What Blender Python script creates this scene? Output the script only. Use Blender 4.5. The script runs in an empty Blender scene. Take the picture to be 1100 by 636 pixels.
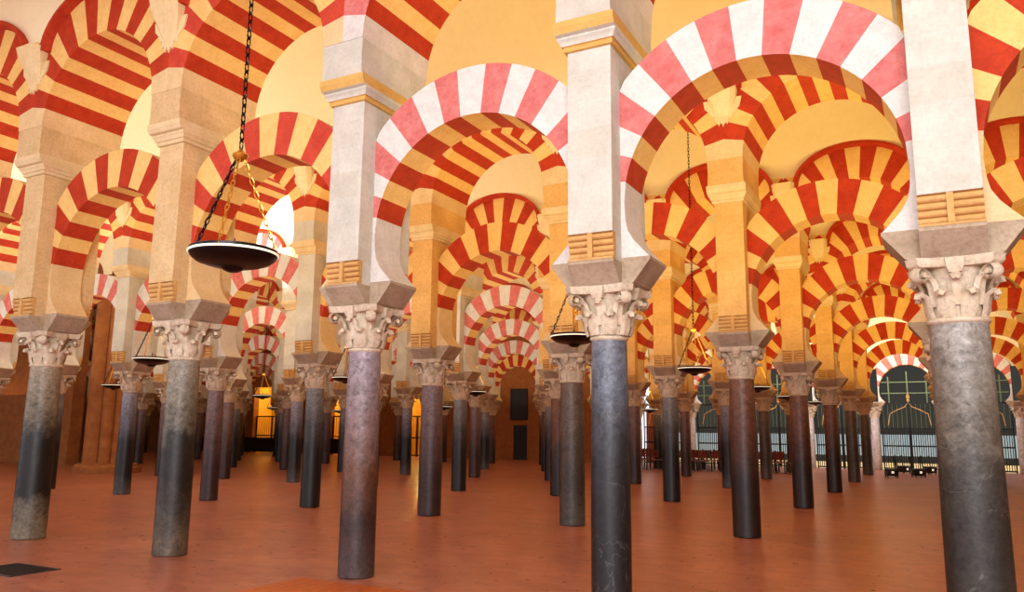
import bpy, bmesh, math, random
from mathutils import Vector, Matrix
PI = math.pi
rnd = random.Random(7)
C = bpy.context.scene.collection
BAY = 3.1          # column spacing along an arcade (x)
AISLE = 6.128      # spacing between arcades (y)

# ------------------------------------------------------------------ materials
def lin(c):
    return tuple(((v/255)/12.92 if v/255 <= .04045 else ((v/255+.055)/1.055)**2.4) for v in c) + (1,)

def new_mat(name):
    m = bpy.data.materials.new(name); m.use_nodes = True
    nt = m.node_tree; nt.nodes.clear()
    out = nt.nodes.new('ShaderNodeOutputMaterial'); b = nt.nodes.new('ShaderNodeBsdfPrincipled')
    nt.links.new(b.outputs[0], out.inputs[0])
    return m, nt, b

def node(nt, t, **kw):
    n = nt.nodes.new(t)
    for k, v in kw.items():
        if k in n.inputs: n.inputs[k].default_value = v
        else: setattr(n, k, v)
    return n

def ramp(nt, stops, interp='LINEAR'):
    r = nt.nodes.new('ShaderNodeValToRGB'); r.color_ramp.interpolation = interp
    e = r.color_ramp.elements
    while len(e) < len(stops): e.new(.5)
    for k, (p, c) in zip(e, stops):
        k.position = p; k.color = c
    return r

def coords(nt, scale=(1, 1, 1), kind='Object', shift=False):
    tc = nt.nodes.new('ShaderNodeTexCoord'); mp = nt.nodes.new('ShaderNodeMapping')
    mp.inputs['Scale'].default_value = scale
    nt.links.new(tc.outputs[kind], mp.inputs['Vector'])
    if shift:
        oi = nt.nodes.new('ShaderNodeObjectInfo')
        mu = nt.nodes.new('ShaderNodeVectorMath'); mu.operation = 'SCALE'; mu.inputs[0].default_value = (31, 17, 5)
        nt.links.new(oi.outputs['Random'], mu.inputs['Scale'])
        nt.links.new(mu.outputs[0], mp.inputs['Location'])
    return mp

def plaster(name, c1, c2, rough=.8, scale=3.0, bump=.25, stain=.25, courses=0.0, fine=26):
    """plaster, paint or stone: two tones mottled by noise, dirt stains, optional faint ashlar courses"""
    m, nt, b = new_mat(name); L = nt.links.new
    mp = coords(nt, shift=True)
    n1 = node(nt, 'ShaderNodeTexNoise', Scale=scale, Detail=6, Roughness=.65)
    L(mp.outputs[0], n1.inputs['Vector'])
    r1 = ramp(nt, [(.32, lin(c1)), (.68, lin(c2))]); L(n1.outputs[0], r1.inputs[0])
    n2 = node(nt, 'ShaderNodeTexNoise', Scale=fine, Detail=5, Roughness=.7)
    L(mp.outputs[0], n2.inputs['Vector'])
    r2 = ramp(nt, [(.3, (1-stain, 1-stain, 1-stain, 1)), (.55, (1, 1, 1, 1))]); L(n2.outputs[0], r2.inputs[0])
    mx = node(nt, 'ShaderNodeMix', data_type='RGBA', blend_type='MULTIPLY'); mx.inputs[0].default_value = 1
    L(r1.outputs[0], mx.inputs[6]); L(r2.outputs[0], mx.inputs[7])
    col = mx.outputs[2]
    h = n2.outputs[0]
    if courses:
        tc = coords(nt); sep = nt.nodes.new('ShaderNodeSeparateXYZ'); L(tc.outputs[0], sep.inputs[0])
        ad = node(nt, 'ShaderNodeMath', operation='ADD'); L(sep.outputs[0], ad.inputs[0]); L(sep.outputs[1], ad.inputs[1])
        cb = nt.nodes.new('ShaderNodeCombineXYZ'); L(ad.outputs[0], cb.inputs[0]); L(sep.outputs[2], cb.inputs[1])
        br = node(nt, 'ShaderNodeTexBrick', Scale=1.0); br.inputs['Color1'].default_value = (1, 1, 1, 1); br.inputs['Color2'].default_value = (.93, .91, .88, 1)
        br.inputs['Mortar'].default_value = (1-courses, 1-courses*1.1, 1-courses*1.2, 1)
        br.inputs['Mortar Size'].default_value = .006; br.inputs['Mortar Smooth'].default_value = .4
        br.inputs['Brick Width'].default_value = .62; br.inputs['Row Height'].default_value = .31
        L(cb.outputs[0], br.inputs['Vector'])
        m2 = node(nt, 'ShaderNodeMix', data_type='RGBA', blend_type='MULTIPLY'); m2.inputs[0].default_value = 1
        L(col, m2.inputs[6]); L(br.outputs[0], m2.inputs[7]); col = m2.outputs[2]
    L(col, b.inputs['Base Color'])
    b.inputs['Roughness'].default_value = rough
    bp = node(nt, 'ShaderNodeBump', Strength=bump, Distance=.02); L(h, bp.inputs['Height']); L(bp.outputs[0], b.inputs['Normal'])
    return m

def marble(name, stops, height=2.6, rough=.32, mott=.16, veins=0, scale=4.0, crack=None):
    """column shaft: colour runs up the shaft, edges of the bands broken by noise, lighter veins"""
    m, nt, b = new_mat(name); L = nt.links.new
    mp = coords(nt, shift=True); pl = coords(nt)
    sep = nt.nodes.new('ShaderNodeSeparateXYZ'); L(pl.outputs[0], sep.inputs[0])
    n1 = node(nt, 'ShaderNodeTexNoise', Scale=scale, Detail=8, Roughness=.7); L(mp.outputs[0], n1.inputs['Vector'])
    mr = node(nt, 'ShaderNodeMath', operation='DIVIDE'); L(sep.outputs[2], mr.inputs[0]); mr.inputs[1].default_value = height
    s1 = node(nt, 'ShaderNodeMath', operation='SUBTRACT'); L(n1.outputs[0], s1.inputs[0]); s1.inputs[1].default_value = .5
    s2 = node(nt, 'ShaderNodeMath', operation='MULTIPLY_ADD'); L(s1.outputs[0], s2.inputs[0]); s2.inputs[1].default_value = mott*3; L(mr.outputs[0], s2.inputs[2])
    r = ramp(nt, [(p, tuple(v*.88 for v in lin(c)[:3])+(1,)) for p, c in stops]); L(s2.outputs[0], r.inputs[0])
    n2 = node(nt, 'ShaderNodeTexNoise', Scale=22, Detail=8, Roughness=.75, Distortion=.6); L(mp.outputs[0], n2.inputs['Vector'])
    r2 = ramp(nt, [(.32, (.34, .33, .32, 1)), (.47, (.85, .85, .85, 1)), (.6, (1.15, 1.15, 1.15, 1)), (.7, (1.6, 1.6, 1.6, 1))]); L(n2.outputs[0], r2.inputs[0])
    mx = node(nt, 'ShaderNodeMix', data_type='RGBA', blend_type='MULTIPLY'); mx.inputs[0].default_value = .85
    L(r.outputs[0], mx.inputs[6]); L(r2.outputs[0], mx.inputs[7]); col = mx.outputs[2]
    n4 = node(nt, 'ShaderNodeTexNoise', Scale=6.5, Detail=7, Roughness=.72, Distortion=1.2); L(mp.outputs[0], n4.inputs['Vector'])
    r4 = ramp(nt, [(.34, (.42, .38, .33, 1)), (.47, (.9, .87, .82, 1)), (.6, (1.1, 1.1, 1.1, 1)), (.72, (1.5, 1.5, 1.52, 1))]); L(n4.outputs[0], r4.inputs[0])
    m4 = node(nt, 'ShaderNodeMix', data_type='RGBA', blend_type='MULTIPLY'); m4.inputs[0].default_value = .8
    L(col, m4.inputs[6]); L(r4.outputs[0], m4.inputs[7]); col = m4.outputs[2]
    if veins:
        n3 = node(nt, 'ShaderNodeTexNoise', Scale=1.7, Detail=5, Roughness=.5, Distortion=.8); L(mp.outputs[0], n3.inputs['Vector'])
        r3 = ramp(nt, [(.494, (0, 0, 0, 1)), (.5, (veins, veins, veins, 1)), (.506, (0, 0, 0, 1))]); L(n3.outputs[0], r3.inputs[0])
        m3 = node(nt, 'ShaderNodeMix', data_type='RGBA', blend_type='MIX'); L(r3.outputs[0], m3.inputs[0]); L(col, m3.inputs[6]); m3.inputs[7].default_value = lin((150, 148, 140)); col = m3.outputs[2]
    L(col, b.inputs['Base Color'])
    rr = ramp(nt, [(.35, (rough+.2,)*3+(1,)), (.65, (rough,)*3+(1,))]); L(n2.outputs[0], rr.inputs[0]); L(rr.outputs[0], b.inputs['Roughness'])
    bp = node(nt, 'ShaderNodeBump', Strength=.25, Distance=.01); L(n2.outputs[0], bp.inputs['Height']); L(bp.outputs[0], b.inputs['Normal'])
    return m

def simple(name, c, rough=.5, metal=0.0, var=.12, scale=18):
    m, nt, b = new_mat(name); L = nt.links.new
    mp = coords(nt); n = node(nt, 'ShaderNodeTexNoise', Scale=scale, Detail=3); L(mp.outputs[0], n.inputs['Vector'])
    k = lin(c); r = ramp(nt, [(.3, tuple(v*(1-var) for v in k[:3])+(1,)), (.7, tuple(min(1, v*(1+var)) for v in k[:3])+(1,))])
    L(n.outputs[0], r.inputs[0]); L(r.outputs[0], b.inputs['Base Color'])
    b.inputs['Roughness'].default_value = rough; b.inputs['Metallic'].default_value = metal
    return m

M = {}
M['stone'] = plaster('pale_stone', (232, 222, 204), (246, 240, 228), courses=.10, stain=.14)
M['amber_lit_stone'] = plaster('amber_lit_stone', (226, 182, 112), (238, 198, 132), courses=.1, stain=.2)  # warm uplight on the right-hand piers put into the colour
M['daylit_stone'] = plaster('daylit_white_stone', (202, 202, 192), (222, 221, 211), courses=.06, stain=.12)  # cool daylight on the pier faces put into the colour
M['ochre_stone'] = plaster('ochre_stone', (218, 188, 136), (234, 208, 162), courses=.10, stain=.2)  # on the front left piers, warm light put into the colour
M['bandpaint'] = plaster('ochre_band_paint', (214, 172, 92), (226, 188, 112), stain=.14)
M['cornice'] = plaster('cornice_stone', (224, 200, 152), (238, 220, 182), stain=.12)
M['modillion'] = plaster('modillion_stone', (206, 160, 96), (224, 184, 122), stain=.2)
M['capital'] = plaster('capital_stone', (206, 188, 160), (232, 218, 196), stain=.3, scale=6, rough=.6)
M['impost'] = plaster('impost_stone', (168, 148, 124), (196, 178, 154), stain=.25)
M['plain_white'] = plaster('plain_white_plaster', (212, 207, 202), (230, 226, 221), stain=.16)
M['plain_cream'] = plaster('plain_cream_plaster', (224, 196, 146), (238, 212, 166), stain=.14)
M['red'] = plaster('red_paint', (176, 48, 14), (200, 66, 20), stain=.18, scale=5)
M['cream'] = plaster('cream_paint', (236, 196, 118), (246, 212, 138), stain=.12, scale=5)
M['pink'] = plaster('daylit_pink_paint', (208, 108, 104), (226, 142, 136), stain=.22, scale=6, bump=.5, fine=18)  # red stripes as cool daylight pales them, put into the colour
M['white'] = plaster('daylit_white_paint', (212, 213, 208), (230, 231, 226), stain=.12, scale=6)  # light stripes with the cool daylight in their colour
M['rose'] = plaster('rose_red_paint', (196, 64, 44), (214, 84, 60), stain=.18, scale=5)
M['vault'] = plaster('vault_plaster', (244, 234, 196), (250, 242, 208), stain=.04, scale=.6, bump=.05, fine=8)
M['wallpl'] = plaster('arcade_wall_plaster', (240, 228, 190), (248, 238, 202), stain=.06, scale=1, bump=.08)
M['endwall'] = plaster('brown_ochre_wall', (150, 92, 42), (176, 112, 56), stain=.2, courses=.08)
M['springer'] = plaster('vault_springer_plaster', (232, 210, 158), (242, 226, 180), stain=.12, bump=.3)
M['pillar'] = plaster('orange_sandstone', (150, 92, 46), (176, 114, 60), stain=.2, courses=.12)
M['iron'] = simple('black_iron', (24, 24, 28), .5, .3)
M['bronze'] = simple('dark_bronze', (34, 26, 24), .28, .7)
M['gold'] = simple('gilded_brass', (226, 178, 80), .3, .9)
M['rim'] = simple('pale_enamel', (244, 240, 224), .25)
_b = [n for n in M['rim'].node_tree.nodes if n.type == 'BSDF_PRINCIPLED'][0]; _b.inputs['Emission Color'].default_value = (1, .9, .68, 1); _b.inputs['Emission Strength'].default_value = .7   # lit strip round the dish
M['darkwood'] = simple('dark_wood', (30, 20, 16), .45)
M['redwood'] = simple('reddish_wood', (124, 58, 34), .45)
M['seat'] = simple('black_leather', (16, 14, 16), .5)
M['plankwood'] = simple('orange_plank_wood', (196, 104, 44), .4)
M['canvas'] = simple('dark_oil_canvas', (26, 18, 16), .4, 0, .5, 3)
M['blue'] = simple('pale_blue_panel', (150, 176, 196), .6)
M['sand'] = simple('sandy_ground', (206, 176, 120), .9)
M['hedge'] = simple('dark_court_wall', (40, 42, 40), .9)
M['greenbar'] = simple('green_painted_bar', (104, 128, 92), .5)
M['yellow'] = plaster('chapel_yellow_plaster', (232, 184, 70), (244, 206, 100), stain=.15)
M['grate'] = simple('grey_steel_grate', (74, 76, 88), .45, .5)

SH = {  # shaft marbles: (description, material)
 'greyband': ('grey marble column with a broad black stain on its shaft', marble('grey_marble_black_band', [(0, (136, 126, 108)), (.15, (112, 104, 90)), (.25, (28, 24, 22)), (.58, (32, 28, 26)), (.74, (136, 126, 108)), (1, (172, 160, 138))])),
 'mottled': ('mottled grey marble column darkening in the middle', marble('mottled_grey_marble', [(0, (116, 102, 88)), (.2, (74, 66, 58)), (.38, (30, 26, 24)), (.56, (46, 42, 37)), (.72, (128, 122, 108)), (1, (168, 160, 144))], mott=.2)),
 'lavender': ('lavender grey marble column with a brown stain', marble('lavender_marble', [(0, (92, 74, 74)), (.22, (62, 42, 40)), (.45, (112, 74, 56)), (.64, (140, 116, 116)), (1, (176, 166, 178))], mott=.12)),
 'slate': ('dark slate blue marble column with scratched black foot', marble('slate_marble', [(0, (40, 39, 40)), (.3, (32, 32, 36)), (.52, (44, 45, 51)), (.68, (74, 78, 88)), (.82, (110, 118, 134)), (1, (140, 148, 164))], veins=.22, mott=.1)),
 'cracked': ('thick grey marble column with a pale crack and blackened foot', marble('cracked_grey_marble', [(0, (72, 68, 64)), (.3, (54, 50, 47)), (.52, (70, 66, 61)), (.7, (126, 119, 108)), (1, (178, 175, 170))], veins=.3, mott=.16)),
 'blueblack': ('blue grey marble column turning black below', marble('blue_black_marble', [(0, (92, 88, 94)), (.12, (60, 56, 60)), (.2, (22, 20, 24)), (.5, (24, 22, 26)), (.68, (104, 104, 124)), (1, (170, 172, 192))], mott=.08)),
 'purple': ('purplish brown marble column', marble('purple_brown_marble', [(0, (66, 44, 42)), (.3, (58, 38, 38)), (.55, (98, 74, 74)), (1, (150, 128, 132))], mott=.1)),
 'charcoal': ('charcoal marble column', marble('charcoal_marble', [(0, (30, 28, 30)), (.45, (24, 23, 25)), (.68, (78, 78, 84)), (.85, (130, 132, 138)), (1, (154, 156, 162))], mott=.1)),
 'greybrown': ('grey brown marble column', marble('grey_brown_marble', [(0, (92, 84, 78)), (.3, (70, 60, 54)), (.6, (92, 78, 70)), (1, (130, 112, 100))], mott=.14)),
 'redbrown': ('reddish brown dark footed marble column', marble('red_brown_marble', [(0, (44, 28, 24)), (.35, (40, 24, 20)), (.6, (100, 60, 46)), (1, (146, 104, 84))], mott=.12)),
 'whitish': ('pale white marble column', marble('white_marble', [(0, (170, 150, 140)), (.2, (214, 206, 204)), (1, (236, 234, 238))], mott=.06)),
}

# ------------------------------------------------------------------ mesh helpers
def obj(name, bm, mats, parent=None, smooth=True, angle=35):
    me = bpy.data.meshes.new(name)
    bmesh.ops.recalc_face_normals(bm, faces=bm.faces)
    bm.to_mesh(me); bm.free()
    for m in (mats if isinstance(mats, (list, tuple)) else [mats]): me.materials.append(m)
    if smooth:
        for p in me.polygons: p.use_smooth = True
        try: me.set_sharp_from_angle(angle=math.radians(angle))
        except Exception: pass
    o = bpy.data.objects.new(name, me); C.objects.link(o)
    if parent: o.parent = parent
    return o

def tag(o, label=None, cat=None, group=None, kind=None):
    if label: o['label'] = label
    if cat: o['category'] = cat
    if group: o['group'] = group
    if kind: o['kind'] = kind
    return o

def thing(name, label, cat, loc=(0, 0, 0), rotz=0, group=None):
    o = bpy.data.objects.new(name, None); C.objects.link(o); o.empty_display_size = .2
    o.location = loc; o.rotation_euler = (0, 0, rotz)
    return tag(o, label, cat, group)

def dup(root, loc, rotz=0, label=None, group=None):
    def cp(o, parent):
        c = o.copy(); C.objects.link(c); c.parent = parent
        for ch in o.children: cp(ch, c)
        return c
    r = cp(root, None)
    r.location = loc; r.rotation_euler = (0, 0, rotz)
    if label: r['label'] = label
    if group: r['group'] = group
    return r

def box(bm, x0, x1, y0, y1, z0, z1, mi=0, bev=0):
    vs = [bm.verts.new(p) for p in ((x0,y0,z0),(x1,y0,z0),(x1,y1,z0),(x0,y1,z0),(x0,y0,z1),(x1,y0,z1),(x1,y1,z1),(x0,y1,z1))]
    fs = [bm.faces.new([vs[i] for i in q]) for q in ((0,3,2,1),(4,5,6,7),(0,1,5,4),(1,2,6,5),(2,3,7,6),(3,0,4,7))]
    for f in fs: f.material_index = mi
    if bev:
        es = set(e for f in fs for e in f.edges)
        bmesh.ops.bevel(bm, geom=list(es), offset=bev, segments=2, profile=.6, affect='EDGES')

def loft(bm, rings, mi=0, cap=True, closed=True):
    """skin a list of equal-length closed point loops"""
    R = [[bm.verts.new(p) for p in r] for r in rings]
    n = len(R[0])
    for a, b in zip(R, R[1:]):
        for i in range(n if closed else n-1):
            j = (i+1) % n
            bm.faces.new((a[i], a[j], b[j], b[i])).material_index = mi
    if cap:
        bm.faces.new(list(reversed(R[0]))).material_index = mi
        bm.faces.new(R[-1]).material_index = mi

def rect(hx, hy, z, cx=0, cy=0):
    return [(cx-hx, cy-hy, z), (cx+hx, cy-hy, z), (cx+hx, cy+hy, z), (cx-hx, cy+hy, z)]

def lathe(bm, prof, n=32, mi=0, cap=True):
    loft(bm, [[(r*math.cos(2*PI*i/n), r*math.sin(2*PI*i/n), z) for i in range(n)] for r, z in prof], mi, cap)

def tube(bm, pts, r, n=8, mi=0, closed=False):
    pts = [Vector(p) for p in pts]; rings = []
    N = len(pts); up = None
    for i, p in enumerate(pts):
        if closed: d = (pts[(i+1) % N]-pts[i-1])
        else: d = (pts[min(i+1, N-1)]-pts[max(i-1, 0)])
        d.normalize()
        if up is None: up = Vector((0, 0, 1)) if abs(d.z) < .9 else Vector((1, 0, 0))
        s = d.cross(up); s.normalize(); up2 = s.cross(d)
        rr = r[i] if isinstance(r, (list, tuple)) else r
        rings.append([tuple(p+(s*math.cos(2*PI*k/n)+up2*math.sin(2*PI*k/n))*rr) for k in range(n)])
    if closed: rings.append(rings[0])
    loft(bm, rings, mi, cap=not closed)
    if closed: bmesh.ops.remove_doubles(bm, verts=bm.verts, dist=1e-6)

# ------------------------------------------------------------------ column
def shaft_bm():
    bm = bmesh.new(); pr = []
    for i in range(15):
        t = i/14; pr.append((.213-.02*t+.006*math.sin(PI*t), 2.555*t))
    lathe(bm, [(.2, 0), (.213, .015)] + pr[1:], 40)
    return bm

def leaf(bm, ang, path, wid, thick=.03, bulge=.025):
    """one acanthus leaf: path = [(r, z)...] bent over the bell, wid = half widths"""
    ca, sa = math.cos(ang), math.sin(ang); rings = []
    for i, ((r, z), w) in enumerate(zip(path, wid)):
        p0, p1 = path[max(i-1, 0)], path[min(i+1, len(path)-1)]
        dr, dz = p1[0]-p0[0], p1[1]-p0[1]; l = math.hypot(dr, dz) or 1
        nr, nz = dz/l, -dr/l                      # outward normal of the path
        def P(rr, zz, t): return (rr*ca - t*sa, rr*sa + t*ca, zz)
        rings.append([P(r, z, -w), P(r+nr*bulge, z+nz*bulge, -w*.45), P(r+nr*bulge*.6, z+nz*bulge*.6, 0), P(r+nr*bulge, z+nz*bulge, w*.45), P(r, z, w), P(r-nr*thick, z-nz*thick, 0)])
    loft(bm, rings)

def capital_bm(seed=0):
    bm = bmesh.new()
    lathe(bm, [(.196, 2.6), (.2, 2.64), (.206, 2.78), (.222, 2.9), (.262, 3.0), (.29, 3.03)], 32)
    for k in range(8):                            # lower row of leaves
        a = k*PI/4+PI/8
        path = [(.2, 2.605), (.222, 2.66), (.23, 2.73), (.246, 2.785), (.282, 2.812), (.31, 2.8), (.316, 2.77)]
        leaf(bm, a, path, [.062, .072, .074, .068, .056, .042, .022])
    for k in range(8):                            # upper row
        a = k*PI/4
        path = [(.206, 2.7), (.226, 2.78), (.24, 2.86), (.262, 2.915), (.3, 2.94), (.332, 2.925), (.338, 2.892)]
        leaf(bm, a, path, [.05, .06, .064, .06, .05, .04, .022])
    for k in range(4):                            # corner volutes curling under the abacus
        a = k*PI/2+PI/4
        path = [(.222, 2.8), (.25, 2.89), (.3, 2.965), (.36, 3.005)]
        cx, cz, r0 = .372, 2.945, .062
        for i in range(1, 13):
            t = i/12; th = PI/2-.1-t*2.5*PI*.8; r = r0*(1-.55*t)
            path.append((cx+r*math.cos(th), cz+r*math.sin(th)))
        leaf(bm, a, path, [.03, .042, .05, .054]+[.056-.0012*i for i in range(12)], thick=.022, bulge=.012)
        ca, sa = math.cos(a), math.sin(a)         # eye of the volute
        loft(bm, [[(cx*ca-t*sa+.024*math.cos(q*PI/4)*ca, cx*sa+t*ca+.024*math.cos(q*PI/4)*sa, cz+.024*math.sin(q*PI/4)) for q in range(8)] for t in (-.064, .064)])
    # abacus with concave sides and a central block on each side
    pts = []
    for k in range(4):
        a = k*PI/2
        for t in (-.27, -.16, -.06, .06, .16, .27):
            r = .30+.35*t*t*2.2
            pts.append((r*math.cos(a)-t*math.sin(a), r*math.sin(a)+t*math.cos(a)))
    loft(bm, [[(x*s, y*s, z) for x, y in pts] for s, z in ((.94, 3.005), (1, 3.03), (1, 3.06), (1.03, 3.08))])
    for k in range(4):
        a = k*PI/2; mt = Matrix.Rotation(a, 4, 'Z')
        rings = [[mt @ Vector(p) for p in ((.25, -w, z), (.25+d, -w, z), (.25+d, w, z), (.25, w, z))] for w, d, z in ((.045, .06, 2.955), (.06, .085, 2.99), (.07, .1, 3.07))]
        loft(bm, rings)
    return bm

def astragal_bm():
    bm = bmesh.new()
    lathe(bm, [(.19, 2.55)] + [(.194+.018*math.sin(PI*i/6), 2.552+.05*i/6) for i in range(7)] + [(.19, 2.603)], 40)
    return bm

def impost_bm():
    bm = bmesh.new()
    loft(bm, [rect(.33, .26, 3.08), rect(.36, .26, 3.1), rect(.53, .26, 3.315), rect(.53, .26, 3.345)])
    loft(bm, [rect(.235, .31, 3.081), rect(.24, .33, 3.1), rect(.24, .5, 3.27), rect(.24, .5, 3.3)])
    return bm

# ------------------------------------------------------------------ pier
PW, PD = .235, .5       # half width / half depth of the lower pier
UW, UD = .30, .66       # of the upper pier
def pier_bm():
    bm = bmesh.new()
    box(bm, -PW, PW, -.42, .42, 3.3, 3.572)
    box(bm, -PW, PW, -PD, PD, 3.572, 5.5, bev=.006)
    loft(bm, [rect(UW, UD, 5.78), rect(UW-.01, UD, 6.0), rect(UW, UD, 6.225)])
    return bm

def modillion_bm(s):
    """roll modillion under the pier's face: four rolls stepping in, central band, lip"""
    bm = bmesh.new(); n = 4; h = .24/n
    prof = []
    for k in range(n):
        zt = 3.566-k*h; out = .5-.012*k
        for i in range(7):
            a = PI/2-PI*i/6
            prof.append((out-.034+.034*math.cos(a), zt-h/2+h/2*.96*math.sin(a)))
    prof += [(.43, 3.325), (.5, 3.322), (.502, 3.302), (.41, 3.3)]
    top = [(.41, 3.572), (.5, 3.57)]
    loop = top+prof
    loft(bm, [[(x, s*y, z) for y, z in loop] for x in (-.236, .236)])
    box(bm, -.026, .026, min(s*.44, s*.508), max(s*.44, s*.508), 3.322, 3.568)
    return bm

def cornice_bm():
    """moulded cornice, slot 1 on the two painted bands"""
    bm = bmesh.new()
    st = [(0, 5.5), (.03, 5.505), (.04, 5.53), (.03, 5.555), (.05, 5.56), (.065, 5.6), (.085, 5.625), (.085, 5.645), (.13, 5.66), (.165, 5.72), (.165, 5.782)]
    band = {0: 1, 1: 1, 2: 1, 3: 1, 8: 1, 9: 1}
    R = [[bm.verts.new(p) for p in rect(PW+min(d, .09), PD+d, z)] for d, z in st]
    for k, (a, b) in enumerate(zip(R, R[1:])):
        for i in range(4): bm.faces.new((a[i], a[(i+1) % 4], b[(i+1) % 4], b[i])).material_index = band.get(k, 0)
    bm.faces.new(list(reversed(R[0]))); bm.faces.new(R[-1])
    return bm

# ------------------------------------------------------------------ arches
def lower_arch_mesh(name, mats, jit=0):
    """horseshoe arch spanning one bay, x from pier side to pier side, springing from the imposts"""
    rg = random.Random(jit); bm = bmesh.new()
    hd = .25; cz = 3.9; ri = 1.28; ce = 4.06; re = 1.70; xs = BAY/2-PW
    def inner(a): return (ri*math.cos(a), cz+ri*math.sin(a))
    def outer(a):
        c, s = math.cos(a), math.sin(a)
        # ray from (0,cz) against the extrados circle, clipped at the pier side
        dz = cz-ce; bq = s*dz; t = -bq+math.sqrt(bq*bq-dz*dz+re*re)
        if abs(c) > 1e-6: t = min(t, xs/abs(c))
        return (t*c, cz+t*s)
    N = 15; a0 = math.radians(10); da = (PI-2*a0)/N
    edges = [a0+i*da+(rg.uniform(-.012, .012) if 0 < i < N else 0) for i in range(N+1)]
    st = []                                    # (inner pt, outer pt, stripe)
    low = [((1.03, 3.345), (xs, 3.345)), ((1.1, 3.42), (xs, 3.42)), ((1.19, 3.52), (xs, 3.52)), ((1.247, 3.62), (xs, 3.62)), ((1.268, 3.72), (xs, 3.72)), ((1.28, 3.9), (xs, 3.9))]
    R = [(p, q) for p, q in low] + [(inner(edges[0]), outer(edges[0]))]
    ids = [-1]*(len(low))
    for i in range(N):
        K = 3
        for k in range(1, K+1):
            a = edges[i]+(edges[i+1]-edges[i])*k/K
            R.append((inner(a), outer(a))); ids.append(i)
    for p, q in reversed(low):
        R.append(((-p[0], p[1]), (-q[0], q[1]))); ids.append(-1)
    V = [[bm.verts.new((x, y, z)) for (x, z), y in ((p, -hd), (q, -hd), (q, hd), (p, hd))] for p, q in R]
    for (a, b), sid in zip(zip(V, V[1:]), ids):
        red = sid >= 0 and sid % 2 == 0; wh = sid >= 0 and not red
        fm = 1 if red else 2 if wh else 0; sm = 3 if red else 4 if wh else 5
        for (i, j), mi in (((0, 1), fm), ((1, 2), 0), ((2, 3), fm), ((3, 0), sm)):
            try: bm.faces.new((a[i], a[j], b[j], b[i])).material_index = mi
            except ValueError: pass
    bm.faces.new(V[0]); bm.faces.new(V[-1])
    return arch_mesh(name, bm, mats)

def arch_mesh(name, bm, mats):
    bmesh.ops.recalc_face_normals(bm, faces=bm.faces)
    me = bpy.data.meshes.new(name); bm.to_mesh(me); bm.free()
    for m in mats: me.materials.append(m)
    for p in me.polygons: p.use_smooth = True
    me.set_sharp_from_angle(angle=math.radians(30))
    return me

UZ, UR, UE = 6.225, 1.25, 2.1
def upper_arch_mesh(name, mats, jit=0):
    rg = random.Random(jit); bm = bmesh.new(); hd = .67; xs = BAY/2
    def inner(a): return (UR*math.cos(a), UZ+UR*math.sin(a))
    def outer(a):
        c, s = math.cos(a), math.sin(a); t = UE
        if abs(c) > 1e-6: t = min(t, xs/abs(c))
        return (t*c, UZ+t*s)
    N = 15; a0 = math.radians(12.5); da = (PI-2*a0)/N
    edges = [a0+i*da+(rg.uniform(-.01, .01) if 0 < i < N else 0) for i in range(N+1)]
    R = [((UR, UZ), (xs, UZ)), (inner(a0/2), outer(a0/2)), (inner(a0), outer(a0))]; ids = [-1, -1]
    kink = math.acos(xs/UE)
    for i in range(N):
        cuts = [edges[i]+(edges[i+1]-edges[i])*k/3 for k in (1, 2, 3)]
        for kk in (kink, PI-kink):
            if edges[i] < kk < edges[i+1]: cuts = sorted(cuts+[kk])
        for a in cuts: R.append((inner(a), outer(a))); ids.append(i)
    R += [(inner(PI-a0/2), outer(PI-a0/2)), ((-UR, UZ), (-xs, UZ))]; ids += [-1, -1]
    V = [[bm.verts.new((x, y, z)) for (x, z), y in ((p, -hd), (q, -hd), (q, hd), (p, hd))] for p, q in R]
    for (a, b), sid in zip(zip(V, V[1:]), ids):
        red = sid >= 0 and sid % 2 == 0; wh = sid >= 0 and not red
        fm = 1 if red else 2 if wh else 0; sm = 3 if red else 4 if wh else 5
        for (i, j), mi in (((0, 1), fm), ((1, 2), 0), ((2, 3), fm), ((3, 0), sm)):
            bm.faces.new((a[i], a[j], b[j], b[i])).material_index = mi
    bm.faces.new(V[0]); bm.faces.new(V[-1])
    return arch_mesh(name, bm, mats)

# slots: foot, red face, light face, red soffit, light soffit, foot soffit
warm = [M['plain_cream'], M['red'], M['cream'], M['red'], M['cream'], M['plain_cream']]
pink = [M['plain_white'], M['pink'], M['white'], M['red'], M['cream'], M['plain_white']]  # daylit set: face colours carry the cool daylight
rose = [M['plain_cream'], M['rose'], M['cream'], M['red'], M['cream'], M['plain_cream']]  # partly daylit set: face red shifted towards the daylit pink
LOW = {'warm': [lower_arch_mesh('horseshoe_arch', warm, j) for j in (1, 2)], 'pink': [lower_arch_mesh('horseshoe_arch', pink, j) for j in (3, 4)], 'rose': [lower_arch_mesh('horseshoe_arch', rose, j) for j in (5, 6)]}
UPP = {'warm': [upper_arch_mesh('round_arch', warm, j) for j in (1, 2)], 'pink': [upper_arch_mesh('round_arch', pink, 3)], 'rose': [upper_arch_mesh('round_arch', rose, 4)]}

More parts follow.
